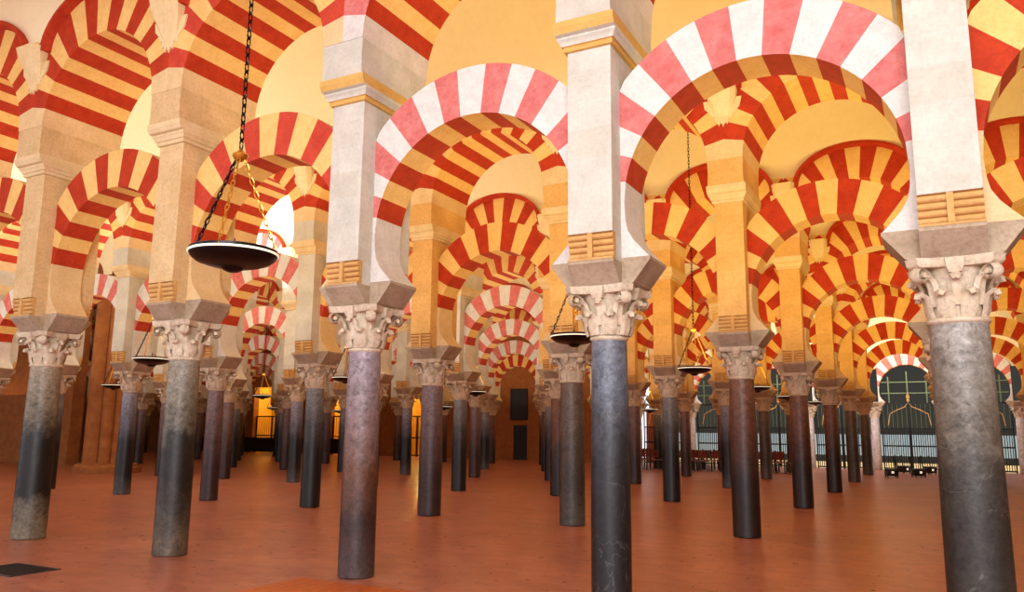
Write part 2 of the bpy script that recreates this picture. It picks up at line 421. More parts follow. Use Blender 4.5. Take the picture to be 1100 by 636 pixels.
# ------------------------------------------------------------------ vault relief on the pier heads
def springer_bm():
    """springing of the vault on the pier head: ragged stencilled foot flaring up into a cone"""
    bm = bmesh.new()
    foot = [(-.32, .34), (-.3, .22), (-.22, .14), (-.18, .05), (-.15, .08), (-.13, -.06), (-.1, -.02), (-.07, -.12), (-.03, -.05), (.0, -.14), (.04, -.06), (.08, -.1), (.1, .02), (.15, -.02), (.18, .08), (.22, .12), (.29, .2), (.32, .34)]
    for (xa, za), (xb, zb) in zip(foot, foot[1:]):      # thin ragged sheet, strip by strip
        loft(bm, [[(xa, y, za), (xb, y, zb), (xb, y, .36), (xa, y, .36)] for y in (.01, -.022)])
    prof = [(.10, .0, .02), (.15, .05, .12), (.19, .1, .24), (.23, .15, .34), (.25, .2, .44), (.26, .24, .58)]
    rings = []
    for hx, d, z in prof:
        rings.append([(-hx, 0, z), (-hx, -d*.6, z), (-hx*.72, -d-.01, z), (hx*.72, -d-.01, z), (hx, -d*.6, z), (hx, 0, z)])
    loft(bm, rings)
    return bm

# ------------------------------------------------------------------ hanging lamp
def chain_bm(bm, p0, p1, pitch, rad, wire):
    p0, p1 = Vector(p0), Vector(p1); d = p1-p0; n = max(2, int(d.length/pitch)); d.normalize()
    s = d.cross(Vector((0, 0, 1)) if abs(d.z) < .95 else Vector((1, 0, 0))); s.normalize(); u = d.cross(s)
    for k in range(n):
        c = p0.lerp(p1, (k+.5)/n); w = s if k % 2 else u
        pts = [c+d*(pitch*.66*math.cos(2*PI*i/10))+w*(rad*math.sin(2*PI*i/10)) for i in range(10)]
        base = len(bm.verts)
        tmp = bmesh.new(); tube(tmp, pts, wire, 5, closed=True)
        me = bpy.data.meshes.new('t'); tmp.to_mesh(me); tmp.free(); bm.from_mesh(me); bpy.data.meshes.remove(me)

def make_lamp(label):
    t = thing('hanging_lamp', label, 'lamp', (0, 0, 0), 0, 'hanging dish lamps')
    R = .345
    bm = bmesh.new()
    lathe(bm, [(.0005, -.142), (.04, -.138), (.075, -.122), (.09, -.104), (.12, -.098), (.2, -.085), (.285, -.058), (.33, -.022), (R, 0), (R, .04), (R-.012, .046), (R-.02, .03), (.2, .0), (.05, -.02), (.001, -.022)], 48, cap=True)
    obj('bowl', bm, M['bronze'], t)
    bm = bmesh.new()
    lathe(bm, [(R-.03, .003), (R+.006, .001), (R+.01, .009), (R+.006, .018), (R-.03, .018)], 48, cap=False)
    obj('rim_band', bm, M['rim'], t)
    bm = bmesh.new()
    tube(bm, [(0, 0, -.02), (0, 0, .14)], .006, 6); tube(bm, [(-.028, 0, .1), (.028, 0, .1)], .005, 6)
    obj('finial', bm, M['bronze'], t)
    H = .84
    for k, mat in ((0, 'bronze'), (1, 'gold'), (2, 'gold')):
        a = math.radians((206, -62, 34)[k])
        bm = bmesh.new()
        chain_bm(bm, ((R-.01)*math.cos(a), (R-.01)*math.sin(a), .03), (.03*math.cos(a), .03*math.sin(a), H-.02), .06, .014, .0055)
        if mat == 'bronze':   # wire wound round this chain
            p0 = Vector(((R-.01)*math.cos(a), (R-.01)*math.sin(a), .03)); p1 = Vector((.03*math.cos(a), .03*math.sin(a), H-.02))
            tube(bm, [p0.lerp(p1, i/40)+Vector((.011*math.cos(i*1.3), .011*math.sin(i*1.3), 0)) for i in range(41)], .006, 6)
        obj('chain', bm, M[mat], t)
    bm = bmesh.new(); lathe(bm, [(.012, H-.05), (.05, H-.03), (.066, H+.0), (.06, H+.015), (.03, H+.03), (.018, H+.05), (.006, H+.06)], 20)
    obj('cap', bm, M['gold'], t)
    bm = bmesh.new()
    z = H+.06
    chain_bm(bm, (0, 0, z), (0, 0, 6.88), .075, .017, .007)
    obj('suspension_chain', bm, M['bronze'], t)
    return t

# ------------------------------------------------------------------ the camera
cam = bpy.data.cameras.new('camera'); co = bpy.data.objects.new('camera', cam); C.objects.link(co)
CAM = Vector((6.0098, -7.5707, 1.6327))
TH, PITCH, ROLL = .4893, .16959, .01053
co.matrix_world = Matrix.Translation(CAM) @ Matrix.Rotation(TH, 4, 'Z') @ Matrix.Rotation(PI/2+PITCH, 4, 'X') @ Matrix.Rotation(ROLL, 4, 'Z')
cam.sensor_width = 36; cam.lens = 36*857.7/1100; cam.clip_end = 300
bpy.context.scene.camera = co
def to_px(x, y, z):
    p = co.matrix_world.inverted() @ Vector((x, y, z))
    if p.z > -.1: return None
    return (550+857.7*p.x/-p.z, 318-857.7*p.y/-p.z)
bpy.context.view_layer.update()

# ------------------------------------------------------------------ the arcades
LEFT, RIGHT, NROW = -16, 5, 6
ORD = ['first', 'second', 'third', 'fourth', 'fifth', 'sixth', 'seventh', 'eighth', 'ninth', 'tenth', 'eleventh', 'twelfth', 'thirteenth', 'fourteenth', 'fifteenth', 'sixteenth', 'seventeenth', 'eighteenth', 'nineteenth', 'twentieth']
ROWN = ['nearest row', 'second row back', 'third row back', 'fourth row back', 'fifth row back', 'sixth row back', 'far gate wall']
COLS = {}
for r in range(NROW):
    cs = []
    for c in range(LEFT, RIGHT):
        if r == 2 and c <= -7: continue
        if c < (-2, -6, -6, -11, -13, -14)[r]: continue
        p = to_px(c*BAY, r*AISLE, 2.2)
        if p and -30 < p[0] < 1115: cs.append(c)
    lo, hi = cs[0], cs[-1]
    COLS[r] = list(range(lo-(0 if r == 2 else 1), hi+2))
COLS[6] = list(range(-3, 5))

STY = {(0,-2):('greyband',1.12,.12), (0,-1):('mottled',1.04,.0), (0,0):('lavender',.97,.3), (0,1):('slate',.92,.6), (0,2):('cracked',1.14,.1),
 (1,-4):('blueblack',.95,.2), (1,-3):('purple',.95,.4), (1,-2):('charcoal',1.0,.4), (1,-1):('purple',1.1,.7), (1,0):('greybrown',1.1,.3), (1,1):('redbrown',1.05,.6), (1,2):('redbrown',1.0,.1),
 (2,-2):('charcoal',1.0,.2), (2,-1):('redbrown',1.0,.9), (2,0):('charcoal',1.0,.5), (2,1):('redbrown',1.05,.3), (2,-5):('purple',.95,.3), (2,-4):('blueblack',1.0,.6),
 (3,-4):('blueblack',1.0,.3), (3,-3):('purple',1.0,.2), (3,-2):('charcoal',1.0,.9), (3,-1):('purple',1.0,.5), (3,0):('blueblack',1.0,.1), (3,1):('redbrown',1.0,.8),
 (4,-4):('blueblack',1,.5), (4,-1):('purple',1,.6), (4,0):('greybrown',1,.3), (4,1):('greybrown',1,.2)}
def style(r, c):
    if r == 6: return ('whitish', 1.0, .3)
    if (r, c) in STY: return STY[(r, c)]
    g = random.Random(r*100+c*7)
    return (g.choice(['redbrown', 'charcoal', 'purple', 'greybrown', 'blueblack'] if c > -5 else ['redbrown', 'charcoal', 'purple']), 1.0, g.random())

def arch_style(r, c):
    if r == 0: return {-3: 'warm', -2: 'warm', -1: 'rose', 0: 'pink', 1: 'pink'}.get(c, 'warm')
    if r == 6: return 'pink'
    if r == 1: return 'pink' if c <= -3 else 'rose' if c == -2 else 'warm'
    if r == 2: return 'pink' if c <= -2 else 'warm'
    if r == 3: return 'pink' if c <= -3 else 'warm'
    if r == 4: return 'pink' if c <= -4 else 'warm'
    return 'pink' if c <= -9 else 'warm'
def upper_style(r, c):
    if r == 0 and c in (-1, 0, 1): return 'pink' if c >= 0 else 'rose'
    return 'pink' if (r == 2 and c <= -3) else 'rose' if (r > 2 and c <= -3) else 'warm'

# what the photo shows, per row: columns, piers, horseshoe arches and upper arches (by bay number)
VIS = {
 ('col', 0): [-2, -1, 0, 1, 2],
 ('col', 1): [-6, -5, -4, -3, -2, -1, 0, 1, 2],
 ('col', 2): [-6, -5, -4, -3, -2, -1, 0, 1, 2],
 ('col', 3): [-9, -8, -7, -6, -5, -4, -3, -2, -1, 0, 1, 2],
 ('col', 4): [-11, -10, -9, -8, -7, -6, -5, -4, -3, -1, 0, 1, 2],
 ('col', 5): [-14, -12, -11, -10, -7, -6, -5, -4, -3, -2, -1, 0, 1, 2, 3],
 ('col', 6): [-3, -2, 0, 1, 3],
 ('low', 0): [-3, -2, -1, 0, 1, 2],
 ('low', 1): [-6, -5, -4, -3, -2, -1, 0, 1, 2],
 ('low', 2): [-5, -4, -3, -2, -1, 0, 1, 2],
 ('low', 3): [-11, -9, -7, -5, -4, -3, -1, 0, 1, 2],
 ('low', 4): [-14, -10, -9, -7, -6, -4, -2, -1, 0, 1, 2],
 ('low', 5): [-14, -11, -6, -5, -4, -3, -2, -1, 0, 1, 2],
 ('low', 6): [-3, -2, -1, 0, 1, 2],
 ('pier', 0): [-3, -2, -1, 0, 1, 2],
 ('pier', 1): [-6, -5, -4, -3, -2, -1, 0, 1],
 ('pier', 2): [-6, -5, -4, -3, -2, -1, 0, 1],
 ('pier', 3): [-10, -9, -8, -7, -6, -5, -4, -3, -2, -1, 0, 1],
 ('pier', 4): [-13, -11, -10, -9, -8, -7, -5, -4, -3, -1, 0, 1],
 ('pier', 5): [-11, -10, -7, -6, -5, -4, -3, -2, -1, 0, 1, 3],
 ('upp', 0): [-3, -2, -1, 0, 1],
 ('upp', 1): [-6, -5, -4, -3, -2, -1, 0, 1, 2],
 ('upp', 2): [-5, -3, -2, -1, 0, 1, 2],
 ('upp', 3): [-11, -7, -3, -1, 0, 1, 2],
 ('upp', 4): [-14, -9, -4, -1, 0, 1, 2],
 ('upp', 5): [-11, -5, -2, -1, 1, 2],
}
def order_word(r, c, kind='col'):
    vis = VIS.get((kind, r), COLS[r])
    if c in vis:
        if len(vis) > 2 and c == vis[-1]: return 'rightmost'
        return 'leftmost' if c == vis[0] else ORD[vis.index(c)] + ' from left'
    if c < vis[0]: return '%s one left of view' % ORD[vis[0]-c-1]
    if c > vis[-1]: return '%s one right of view' % ORD[c-vis[-1]-1]
    k = max(i for i, q in enumerate(vis) if q < c)
    return 'hidden %s past %s from left' % (ORD[c-vis[k]-1], ORD[k])

proto = thing('marble_column', 'x', 'column')
sh0 = obj('shaft', shaft_bm(), SH['slate'][1], proto)
ring0 = obj('neck_ring', astragal_bm(), M['capital'], sh0)
cap0 = obj('capital', capital_bm(0), M['capital'], proto, angle=50)
imp0 = obj('impost_block', impost_bm(), M['impost'], proto, smooth=False)
for m_ in list(SH.values()):
    pass
shaft_by = {}
def shaft_mesh(k):
    if k not in shaft_by:
        me = sh0.data.copy(); me.materials[0] = SH[k][1]; shaft_by[k] = me
    return shaft_by[k]

pproto = obj('stone_pier', pier_bm(), M['stone'], smooth=False)
pproto['category'] = 'pier'
obj('roll_modillion', modillion_bm(-1), M['modillion'], pproto, angle=50); obj('roll_modillion', modillion_bm(1), M['modillion'], pproto, angle=50)
obj('cornice', cornice_bm(), [M['cornice'], M['cornice']], pproto, smooth=False)
cor_plain = [c for c in pproto.children if c.name.startswith('cornice')][0].data
cor_white = [c for c in pproto.children if c.name.startswith('cornice')][0].data.copy(); cor_white.materials[0] = M['daylit_stone']; cor_white.materials[1] = M['bandpaint']
pier_stone = pproto.data
pier_amber_lit = pproto.data.copy(); pier_amber_lit.materials[0] = M['amber_lit_stone']
pier_daylit = pproto.data.copy(); pier_daylit.materials[0] = M['daylit_stone']
pier_warm_lit = pproto.data.copy(); pier_warm_lit.materials[0] = M['ochre_stone']
rproto = obj('vault_springer', springer_bm(), M['springer'], pproto, smooth=False); rproto.location = (0, -.672, 6.92)  # end of the vault springing, on the arch faces above the pier
first = {'col': True, 'pier': True, 'rel': True}

for r in range(7):
    for c in COLS[r]:
        x, y = c*BAY, r*AISLE
        s = style(r, c); ow = order_word(r, c)
        lab = '%s, %s, %s' % (SH[s[0]][0], ow, ROWN[r]) if r < 6 else 'pale white marble column at the far gates, %s' % ow
        if first['col']: o = proto; o.location = (x, y, 0); o['label'] = lab; first['col'] = False
        else: o = dup(proto, (x, y, 0), 0, lab)
        o['group'] = 'columns of the ' + ROWN[r]
        for ch in o.children:
            if ch.name.startswith('shaft'):
                ch.data = shaft_mesh(s[0]); ch.scale = (s[1], s[1], 1)
                ch.rotation_euler = (0, 0, s[2]*6.28)
        if r == 6: continue
        lab = '%s plastered pier, %s, %s' % ('white' if r == 0 and c >= 0 else 'beige' if r == 0 else 'amber lit' if c >= -1-(r > 2) else 'pale', order_word(r, c, 'pier'), ROWN[r])
        if first['pier']: p = pproto; p.location = (x, y, 0); p['label'] = lab; first['pier'] = False
        else: p = dup(pproto, (x, y, 0), 0, lab)
        p['group'] = 'piers of the ' + ROWN[r]
        p.data = (pier_amber_lit if c >= -1 - (r > 2) else pier_daylit) if r else pier_warm_lit if c <= -1 else pier_daylit  # lit copies of one stone, picked by the light in each zone
        if r == 0 and c >= 0:
            for ch in p.children:
                if ch.name.startswith('cornice'): ch.data = cor_white
    for c in COLS[r][:-1]:
        x, y = (c+.5)*BAY, r*AISLE
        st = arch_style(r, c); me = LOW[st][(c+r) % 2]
        o = bpy.data.objects.new('horseshoe_arch', me); C.objects.link(o); o.location = (x, y, 0)
        nm = {'pink': 'pink and white', 'warm': 'red and cream', 'rose': 'pinkish red cream'}
        tag(o, '%s horseshoe arch, %s, %s' % (nm[st], order_word(r, c, 'low'), ROWN[r]), 'arch', 'horseshoe arches of the '+ROWN[r])
        if r == 6: continue
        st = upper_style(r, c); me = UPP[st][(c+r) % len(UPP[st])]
        o = bpy.data.objects.new('round_arch', me); C.objects.link(o); o.location = (x, y, 0)
        tag(o, '%s upper arch, %s, %s' % (nm[st], order_word(r, c, 'upp'), ROWN[r]), 'arch', 'upper arches of the '+ROWN[r])

# ------------------------------------------------------------------ setting
def struct(name, bm, m, smooth=False):
    o = obj(name, bm, m, None, smooth); o['kind'] = 'structure'; return o

WT = 8.7
def spandrel(r):
    bm = bmesh.new(); y = r*AISLE; hd = .655
    cs = COLS[r]
    for c in cs[:-1]:
        x0 = (c+.5)*BAY; kink = math.acos(1.55/UE); n = 20
        pts = [(UE*math.cos(kink+(PI-2*kink)*i/n), UZ+UE*math.sin(kink+(PI-2*kink)*i/n)) for i in range(n+1)]
        V = [[bm.verts.new((x0+px, y+s*hd, z)) for s in (-1, 1) for z in (pz, WT)] for px, pz in pts]
        for a, b in zip(V, V[1:]):
            for q in ((0, 1), (1, 3), (3, 2), (2, 0)): bm.faces.new((a[q[0]], a[q[1]], b[q[1]], b[q[0]]))
    bmesh.ops.remove_doubles(bm, verts=bm.verts, dist=1e-5)
    return struct('wall_arcade_%d' % (r+1), bm, M['wallpl'])
for r in range(6): spandrel(r)

XL, XR = -51.0, 19.0
def floor_mat():
    m, nt, b = new_mat('terracotta_floor'); L = nt.links.new
    mp = coords(nt); mp.inputs['Rotation'].default_value = (0, 0, 0)
    br = node(nt, 'ShaderNodeTexBrick', Scale=1.0); L(mp.outputs[0], br.inputs['Vector'])
    br.inputs['Brick Width'].default_value = .3; br.inputs['Row Height'].default_value = .15
    br.inputs['Mortar Size'].default_value = .005; br.inputs['Mortar Smooth'].default_value = .3; br.inputs['Bias'].default_value = -.1
    br.inputs['Color1'].default_value = lin((186, 122, 100)); br.inputs['Color2'].default_value = lin((168, 102, 82)); br.inputs['Mortar'].default_value = lin((176, 118, 96))
    n1 = node(nt, 'ShaderNodeTexNoise', Scale=.55, Detail=5, Roughness=.6); L(mp.outputs[0], n1.inputs['Vector'])
    r1 = ramp(nt, [(.3, (.8, .74, .7, 1)), (.7, (1.14, 1.16, 1.2, 1))]); L(n1.outputs[0], r1.inputs[0])
    mx = node(nt, 'ShaderNodeMix', data_type='RGBA', blend_type='MULTIPLY'); mx.inputs[0].default_value = 1
    L(br.outputs[0], mx.inputs[6]); L(r1.outputs[0], mx.inputs[7])
    n2 = node(nt, 'ShaderNodeTexNoise', Scale=7, Detail=5, Roughness=.7); L(mp.outputs[0], n2.inputs['Vector'])
    r2 = ramp(nt, [(.33, (.8, .78, .78, 1)), (.6, (1.06, 1.06, 1.06, 1))]); L(n2.outputs[0], r2.inputs[0])
    m2 = node(nt, 'ShaderNodeMix', data_type='RGBA', blend_type='MULTIPLY'); m2.inputs[0].default_value = 1
    L(mx.outputs[2], m2.inputs[6]); L(r2.outputs[0], m2.inputs[7]); L(m2.outputs[2], b.inputs['Base Color'])
    rr = ramp(nt, [(.3, (.26, .26, .26, 1)), (.7, (.36, .36, .36, 1))]); L(n2.outputs[0], rr.inputs[0]); L(rr.outputs[0], b.inputs['Roughness'])
    b.inputs['Specular IOR Level'].default_value = .5
    bp = node(nt, 'ShaderNodeBump', Strength=.04, Distance=.004); L(n2.outputs[0], bp.inputs['Height']); L(bp.outputs[0], b.inputs['Normal'])
    return m
bm = bmesh.new(); bm.faces.new([bm.verts.new(p) for p in ((XL, -16, 0), (XR, -16, 0), (XR, 6*AISLE+.3, 0), (XL, 6*AISLE+.3, 0))]); struct('floor', bm, floor_mat())

# groin vaults over every aisle
VZ, LW, LH, BH = 7.42, 1.3, .86, 2.5
def lun(dx): return LH*math.sqrt(max(0, 1-(dx/LW)**2)) if abs(dx) < LW else 0
def vault(n):
    y0, y1 = n*AISLE+.655, (n+1)*AISLE-.655; W = y1-y0; yc = (y0+y1)/2
    bm = bmesh.new(); NY = 30
    offs = [-BAY/2]+[-LW*math.cos(PI*k/18) for k in range(19)]
    xs = [(c+.5)*BAY+o for c in range(LEFT-1, RIGHT+1) for o in offs]+[(RIGHT+1)*BAY]
    rows = []
    for x in xs:
        dx = x-(math.floor(x/BAY+1e-6)+.5)*BAY
        zc = lun(dx); row = []
        for j in range(NY+1):
            t = -math.cos(PI*j/NY); zb = BH*math.sqrt(max(0, 1-t*t))
            row.append(bm.verts.new((x, yc+t*W/2, VZ+max(zb, zc))))
        rows.append(row)
    for a, b in zip(rows, rows[1:]):
        for j in range(NY): bm.faces.new((a[j], a[j+1], b[j+1], b[j]))
    return struct('ceiling_%d' % (n+2), bm, M['vault'], True)
bm = bmesh.new(); box(bm, XL-.4, XR+.4, -12, 6*AISLE+.45, 10.9, 11.1); struct('ceiling_0', bm, M['wallpl'])
# red mouldings edging the lunettes over every upper arch, on both wall faces
for r in range(6):
    bm = bmesh.new()
    for c in COLS[r][:-1]:
        x0 = (c+.5)*BAY
        for s in (-1, 1):
            rings = []
            for k in range(25):
                a = PI*k/24; ca, sa = math.cos(a), math.sin(a); ya, yb = r*AISLE+s*.665, r*AISLE+s*.8
                rings.append([(x0+(LW+.03)*ca, ya, VZ+(LH+.03)*sa), (x0+(LW+.03)*ca, yb, VZ+(LH+.03)*sa), (x0+(LW-.03)*ca, yb, VZ+(LH-.03)*sa), (x0+(LW-.08)*ca, ya, VZ+(LH-.08)*sa)])
            loft(bm, rings)
    struct('trim_lunette_%d' % (r+1), bm, M['red'], True)
for n in range(-2, 6): vault(n)
bm = bmesh.new(); box(bm, XL, XR, -AISLE-.655, -AISLE+.655, 7.4, 9.0); struct('wall_arcade_0', bm, M['wallpl'])

# end wall (row 6): solid to the left of the gates, with chapel openings; open arches to the right
YE = 6*AISLE
def wall_grid(bm, x0, x1, z0, z1, y0, y1, holes):
    xs = sorted({x0, x1, *[h[0] for h in holes], *[h[1] for h in holes]}); zs = sorted({z0, z1, *[h[2] for h in holes], *[h[3] for h in holes]})
    for xa, xb in zip(xs, xs[1:]):
        for za, zb in zip(zs, zs[1:]):
            cx, cz = (xa+xb)/2, (za+zb)/2
            if any(h[0] < cx < h[1] and h[2] < cz < h[3] for h in holes): continue
            box(bm, xa, xb, y0, y1, za, zb)
DOORX = -5.46*BAY
XG = -3*BAY
bm = bmesh.new()
chap = [(-39.4, -36.2, 0, 4.8), (-32.0, -30.4, 0, 4.4), (-25.8, -23.8, 0, 4.6)]
wall_grid(bm, XL, XG-.3, 0, 10.9, YE-.05, YE+.45, chap+[(DOORX-.5, DOORX+.5, 0, 2.1)])
struct('wall_end', bm, M['endwall'])
bm = bmesh.new()      # infill above the gate arches
for c in range(-3, 4):
    x0 = (c+.5)*BAY; n = 24; re, ce = 1.69, 4.06; xs = BAY/2
    pts = [(-xs, 3.35)]+[(-xs, 4.6)]
    a1 = math.asin(min(1, (5.0-ce)/re))
    arc = [(re*math.cos(PI-a1-(PI-2*a1)*i/n), ce+re*math.sin(PI-a1-(PI-2*a1)*i/n)) for i in range(n+1)]
    arc = [(-xs, arc[0][1])]+arc+[(xs, arc[-1][1])]
    V = [[bm.verts.new((x0+px, y, z)) for y in (YE-.2, YE+.2) for z in (pz, 10.9)] for px, pz in arc]
    for a, b in zip(V, V[1:]):
        for q in ((0, 1), (1, 3), (3, 2), (2, 0)): bm.faces.new((a[q[0]], a[q[1]], b[q[1]], b[q[0]]))
struct('wall_gates', bm, M['wallpl'])
for c in range(-3, 5):      # short posts over the gate columns
    pass
bm = bmesh.new(); box(bm, XL-.4, XL, -8, YE+.45, 0, 10.9); struct('wall_left', bm, M['endwall'])
bm = bmesh.new(); box(bm, XR, XR+.4, -8, YE+.45, 0, 10.9); struct('wall_right', bm, M['ochre_stone'])
# chapels behind the openings
for k, h in enumerate(chap):
    bm = bmesh.new()
    box(bm, h[0]-.6, h[1]+.6, YE+2.4, YE+2.6, 0, 5); box(bm, h[0]-.8, h[0]-.6, YE+.45, YE+2.6, 0, 5); box(bm, h[1]+.6, h[1]+.8, YE+.45, YE+2.6, 0, 5)
    box(bm, h[0]-.8, h[1]+.8, YE+.45, YE+2.6, 5, 5.1); box(bm, h[0]-.8, h[1]+.8, YE+.45, YE+2.6, -.05, 0)
    struct('wall_chapel_%d' % (k+1), bm, M['yellow'])
for h, lab in zip(chap, ('dark iron grille across the wide yellow chapel at the left', 'narrow iron grille across the yellow chapel beside the lavender column', 'iron grille across the yellow chapel left of the central door')):
    w = h[1]-h[0]; t = thing('chapel_grille', lab, 'grille', ((h[0]+h[1])/2, YE+.3, 0), 0, 'chapel grilles of the end wall')
    bm = bmesh.new()
    for z in (.05, 1.2, 2.6): box(bm, -w/2, w/2, -.03, .03, z, z+.08)
    for k in (-1, 0, 1): box(bm, k*(w/2-.05)-.04, k*(w/2-.05)+.04, -.035, .035, 0, 2.68)
    obj('frame', bm, M['iron'], t)
    bm = bmesh.new()
    for i in range(int(w/.2)): tube(bm, [(-w/2+.1+.2*i, 0, .1), (-w/2+.1+.2*i, 0, 2.6)], .012, 6)
    obj('bars', bm, M['iron'], t)
bm = bmesh.new(); box(bm, -9.15, -8.3, YE+.95, YE+1.0, .0, 3.0)
for z0, z1 in ((.2, 1.3), (1.5, 2.8)): box(bm, -9.05, -8.4, YE+.92, YE+.95, z0, z1, bev=.01)
struct('door_2', bm, M['plankwood'])
# door and painting on the end wall
bm = bmesh.new(); box(bm, DOORX-.5, DOORX+.5, YE+.1, YE+.16, 0, 2.1)
for s in (-1, 1):
    for z0, z1 in ((.2, .95), (1.1, 1.95)): box(bm, DOORX+s*.25-.18, DOORX+s*.25+.18, YE+.07, YE+.1, z0, z1, bev=.01)
d = struct('door_1', bm, M['darkwood'])
pt = thing('wall_painting', 'tall dark framed painting hanging above the far door', 'painting', (DOORX-.05, YE-.06, 2.5))
bm = bmesh.new(); box(bm, -.52, .52, -.02, .0, 0, 1.75); obj('canvas', bm, M['canvas'], pt)
bm = bmesh.new()
for q in ((-.6, -.5, -.08, 1.83), (.5, .6, -.08, 1.83), (-.5, .5, -.08, .02), (-.5, .5, 1.73, 1.83)): box(bm, q[0], q[1], -.06, 0, q[2], q[3], bev=.008)
obj('frame', bm, M['darkwood'], pt)

# ------------------------------------------------------------------ gates in the right part of the end wall and the court beyond
def make_gate(label):
    t = thing('iron_gate', label, 'gate', (0, 0, 0), 0, 'iron gates of the far wall')
    bm = bmesh.new()
    for s in (-1, 1): box(bm, s*1.24-.03, s*1.24+.03, -.03, .03, 0, 3.3)
    box(bm, -1.24, 1.24, -.03, .03, 1.15, 1.22); box(bm, -1.24, 1.24, -.03, .03, 2.0, 2.06); box(bm, -1.24, 1.24, -.03, .03, .06, .12); box(bm, -1.27, 1.27, -.03, .03, 3.24, 3.3)
    box(bm, -.04, .04, -.035, .035, 0, 3.3); obj('frame', bm, M['iron'], t)
    bm = bmesh.new()
    for i in range(24):
        x = -1.15+2.3*i/23; tube(bm, [(x, 0, .1), (x, 0, 2.04)], .02, 6)
    obj('bars', bm, M['iron'], t)
    bm = bmesh.new()
    for i in range(12):
        x = -1.15+2.3*i/11; tube(bm, [(x, 0, 2.04), (x, 0, 3.26)], .01, 6)
    obj('upper_bars', bm, M['greenbar'], t)
    bm = bmesh.new()
    for x in (-.85, 0, .85): box(bm, x-.03, x+.03, -.02, .02, 3.3, 4.85 if x == 0 else 4.6)
    for z in (3.75, 4.3): box(bm, -1.2, 1.2, -.02, .02, z, z+.05)
    obj('fanlight_bars', bm, M['greenbar'], t)
    bm = bmesh.new()
    tube(bm, [(-.95, -.05, 2.2), (-.85, -.05, 2.75), (-.5, -.05, 2.95), (-.15, -.05, 3.1), (0, -.05, 3.35), (.15, -.05, 3.1), (.5, -.05, 2.95), (.85, -.05, 2.75), (.95, -.05, 2.2)], .025, 6)
    lathe(bm, [(.001, 3.3), (.07, 3.4), (.05, 3.5), (.09, 3.58), (.03, 3.75), (.001, 3.95)], 10)
    obj('crest', bm, M['modillion'], t)
    return t
g0 = None
gate_lab = {-3: 'leftmost', -2: 'second from the left', -1: 'third from the left', 0: 'fourth from the left', 1: 'second from the right', 2: 'rightmost'}
for c in range(-3, 3):
    lab = 'black iron gate in the far wall, %s of the gates' % gate_lab[c]
    if g0 is None: g0 = make_gate(lab); g0.location = ((c+.5)*BAY, YE+.1, 0)
    else: dup(g0, ((c+.5)*BAY, YE+.1, 0), 0, lab)
bm = bmesh.new(); box(bm, -12, 24, YE+.3, YE+14, -.06, -.01); struct('ground_court', bm, M['sand'])
bm = bmesh.new(); box(bm, -11, 24, YE+7, YE+7.2, .55, 1.75); o = struct('wall_court_low', bm, M['blue'])
bm = bmesh.new(); box(bm, -12, 24, YE+13, YE+13.4, 0, 9); struct('wall_court_back', bm, M['hedge'])

# ------------------------------------------------------------------ clustered pier at the left, third row
def cluster_pier():
    t = thing('clustered_pier', 'big orange sandstone clustered pier standing far back at the left', 'pier', (-7*BAY-.2, 2*AISLE+.2, 0))
    bm = bmesh.new()
    prof = []
    for k in range(8):
        a = k*PI/4; rr = .34 if k % 2 == 0 else .24; cx, cy = .62*math.cos(a), .62*math.sin(a)
        for i in range(-4, 5):
            b_ = a+i*PI/8*.9; prof.append((cx+rr*math.cos(b_), cy+rr*math.sin(b_)))
    loft(bm, [[(x*s, y*s, z) for x, y in prof] for s, z in ((1, .34), (1, 6.6))]); obj('shaft', bm, M['pillar'], t)
    bm = bmesh.new(); lathe(bm, [(1.2, 0), (1.2, .2), (1.12, .24), (1.1, .3), (1.02, .345)], 16); obj('base', bm, M['pillar'], t)
    bm = bmesh.new(); lathe(bm, [(.98, 6.6), (1.05, 6.65), (1.02, 6.72), (1.16, 6.95), (1.2, 7.05)], 16); obj('capital', bm, M['pillar'], t)
    bm = bmesh.new(); box(bm, -1.0, 1.0, -.65, .65, 7.05, 8.6); obj('head', bm, M['pillar'], t)
    return t
cluster_pier()
bm = bmesh.new(); box(bm, -41, -29.2, 2.6*AISLE-.3, 2.6*AISLE+.3, 0, 10.8); struct('wall_chapel_side', bm, M['pillar'])

# ------------------------------------------------------------------ hanging lamps
lamps = []
def put_lamp(x, y, z, label):
    if not lamps: o = make_lamp(label); o.location = (x, y, z)
    else: o = dup(lamps[0], (x, y, z), 0, label)
    lamps.append(o)
def lamp_at(u, v, n, label):
    """the lamp seen at photo point (u, v) hangs over the middle of aisle n: solve its place"""
    d = co.matrix_world.to_3x3() @ Vector(((u-550)/857.7, -(v-318)/857.7, -1))
    t = ((n+.5)*AISLE-CAM.y)/d.y; p = CAM+d*t
    put_lamp(p.x, p.y, p.z-.01, label)
lamp_at(251, 273, -1, 'large dark dish lamp on chains, nearest one hanging at the left')
lamp_at(163, 386, 0, 'dark dish lamp hanging left of the mottled second front column')
lamp_at(617, 362, 0, 'dark dish lamp hanging just left of the slate front column')
lamp_at(746, 396, 1, 'dark dish lamp hanging left of the middle right column')
lamp_at(371, 406, 1, 'small dish lamp peeping out left of the lavender front column')
lamp_at(122, 414, 1, 'small dish lamp hanging before the clustered pier at the left')
lamp_at(814, 416, 2, 'small dish lamp hanging just right of the red brown pier column')
lamp_at(511, 421, 2, 'small dish lamp hanging left of the far central door')
lamp_at(282, 425, 2, 'small dish lamp in front of the yellow chapel')
lamp_at(846, 426, 3, 'small dish lamp left of the reddish column before the gates')
lamp_at(477, 437, 3, 'tiny dish lamp hanging right of the purple column at the centre left')
lamp_at(876, 432, 4, 'tiny dish lamp before the white column at the gates')
lamp_at(698, 440, 4, 'tiny dish lamp hanging over the chairs, right of the slate column')
lamp_at(293, 438, 4, 'tiny dish lamp deep in the yellow chapel view')
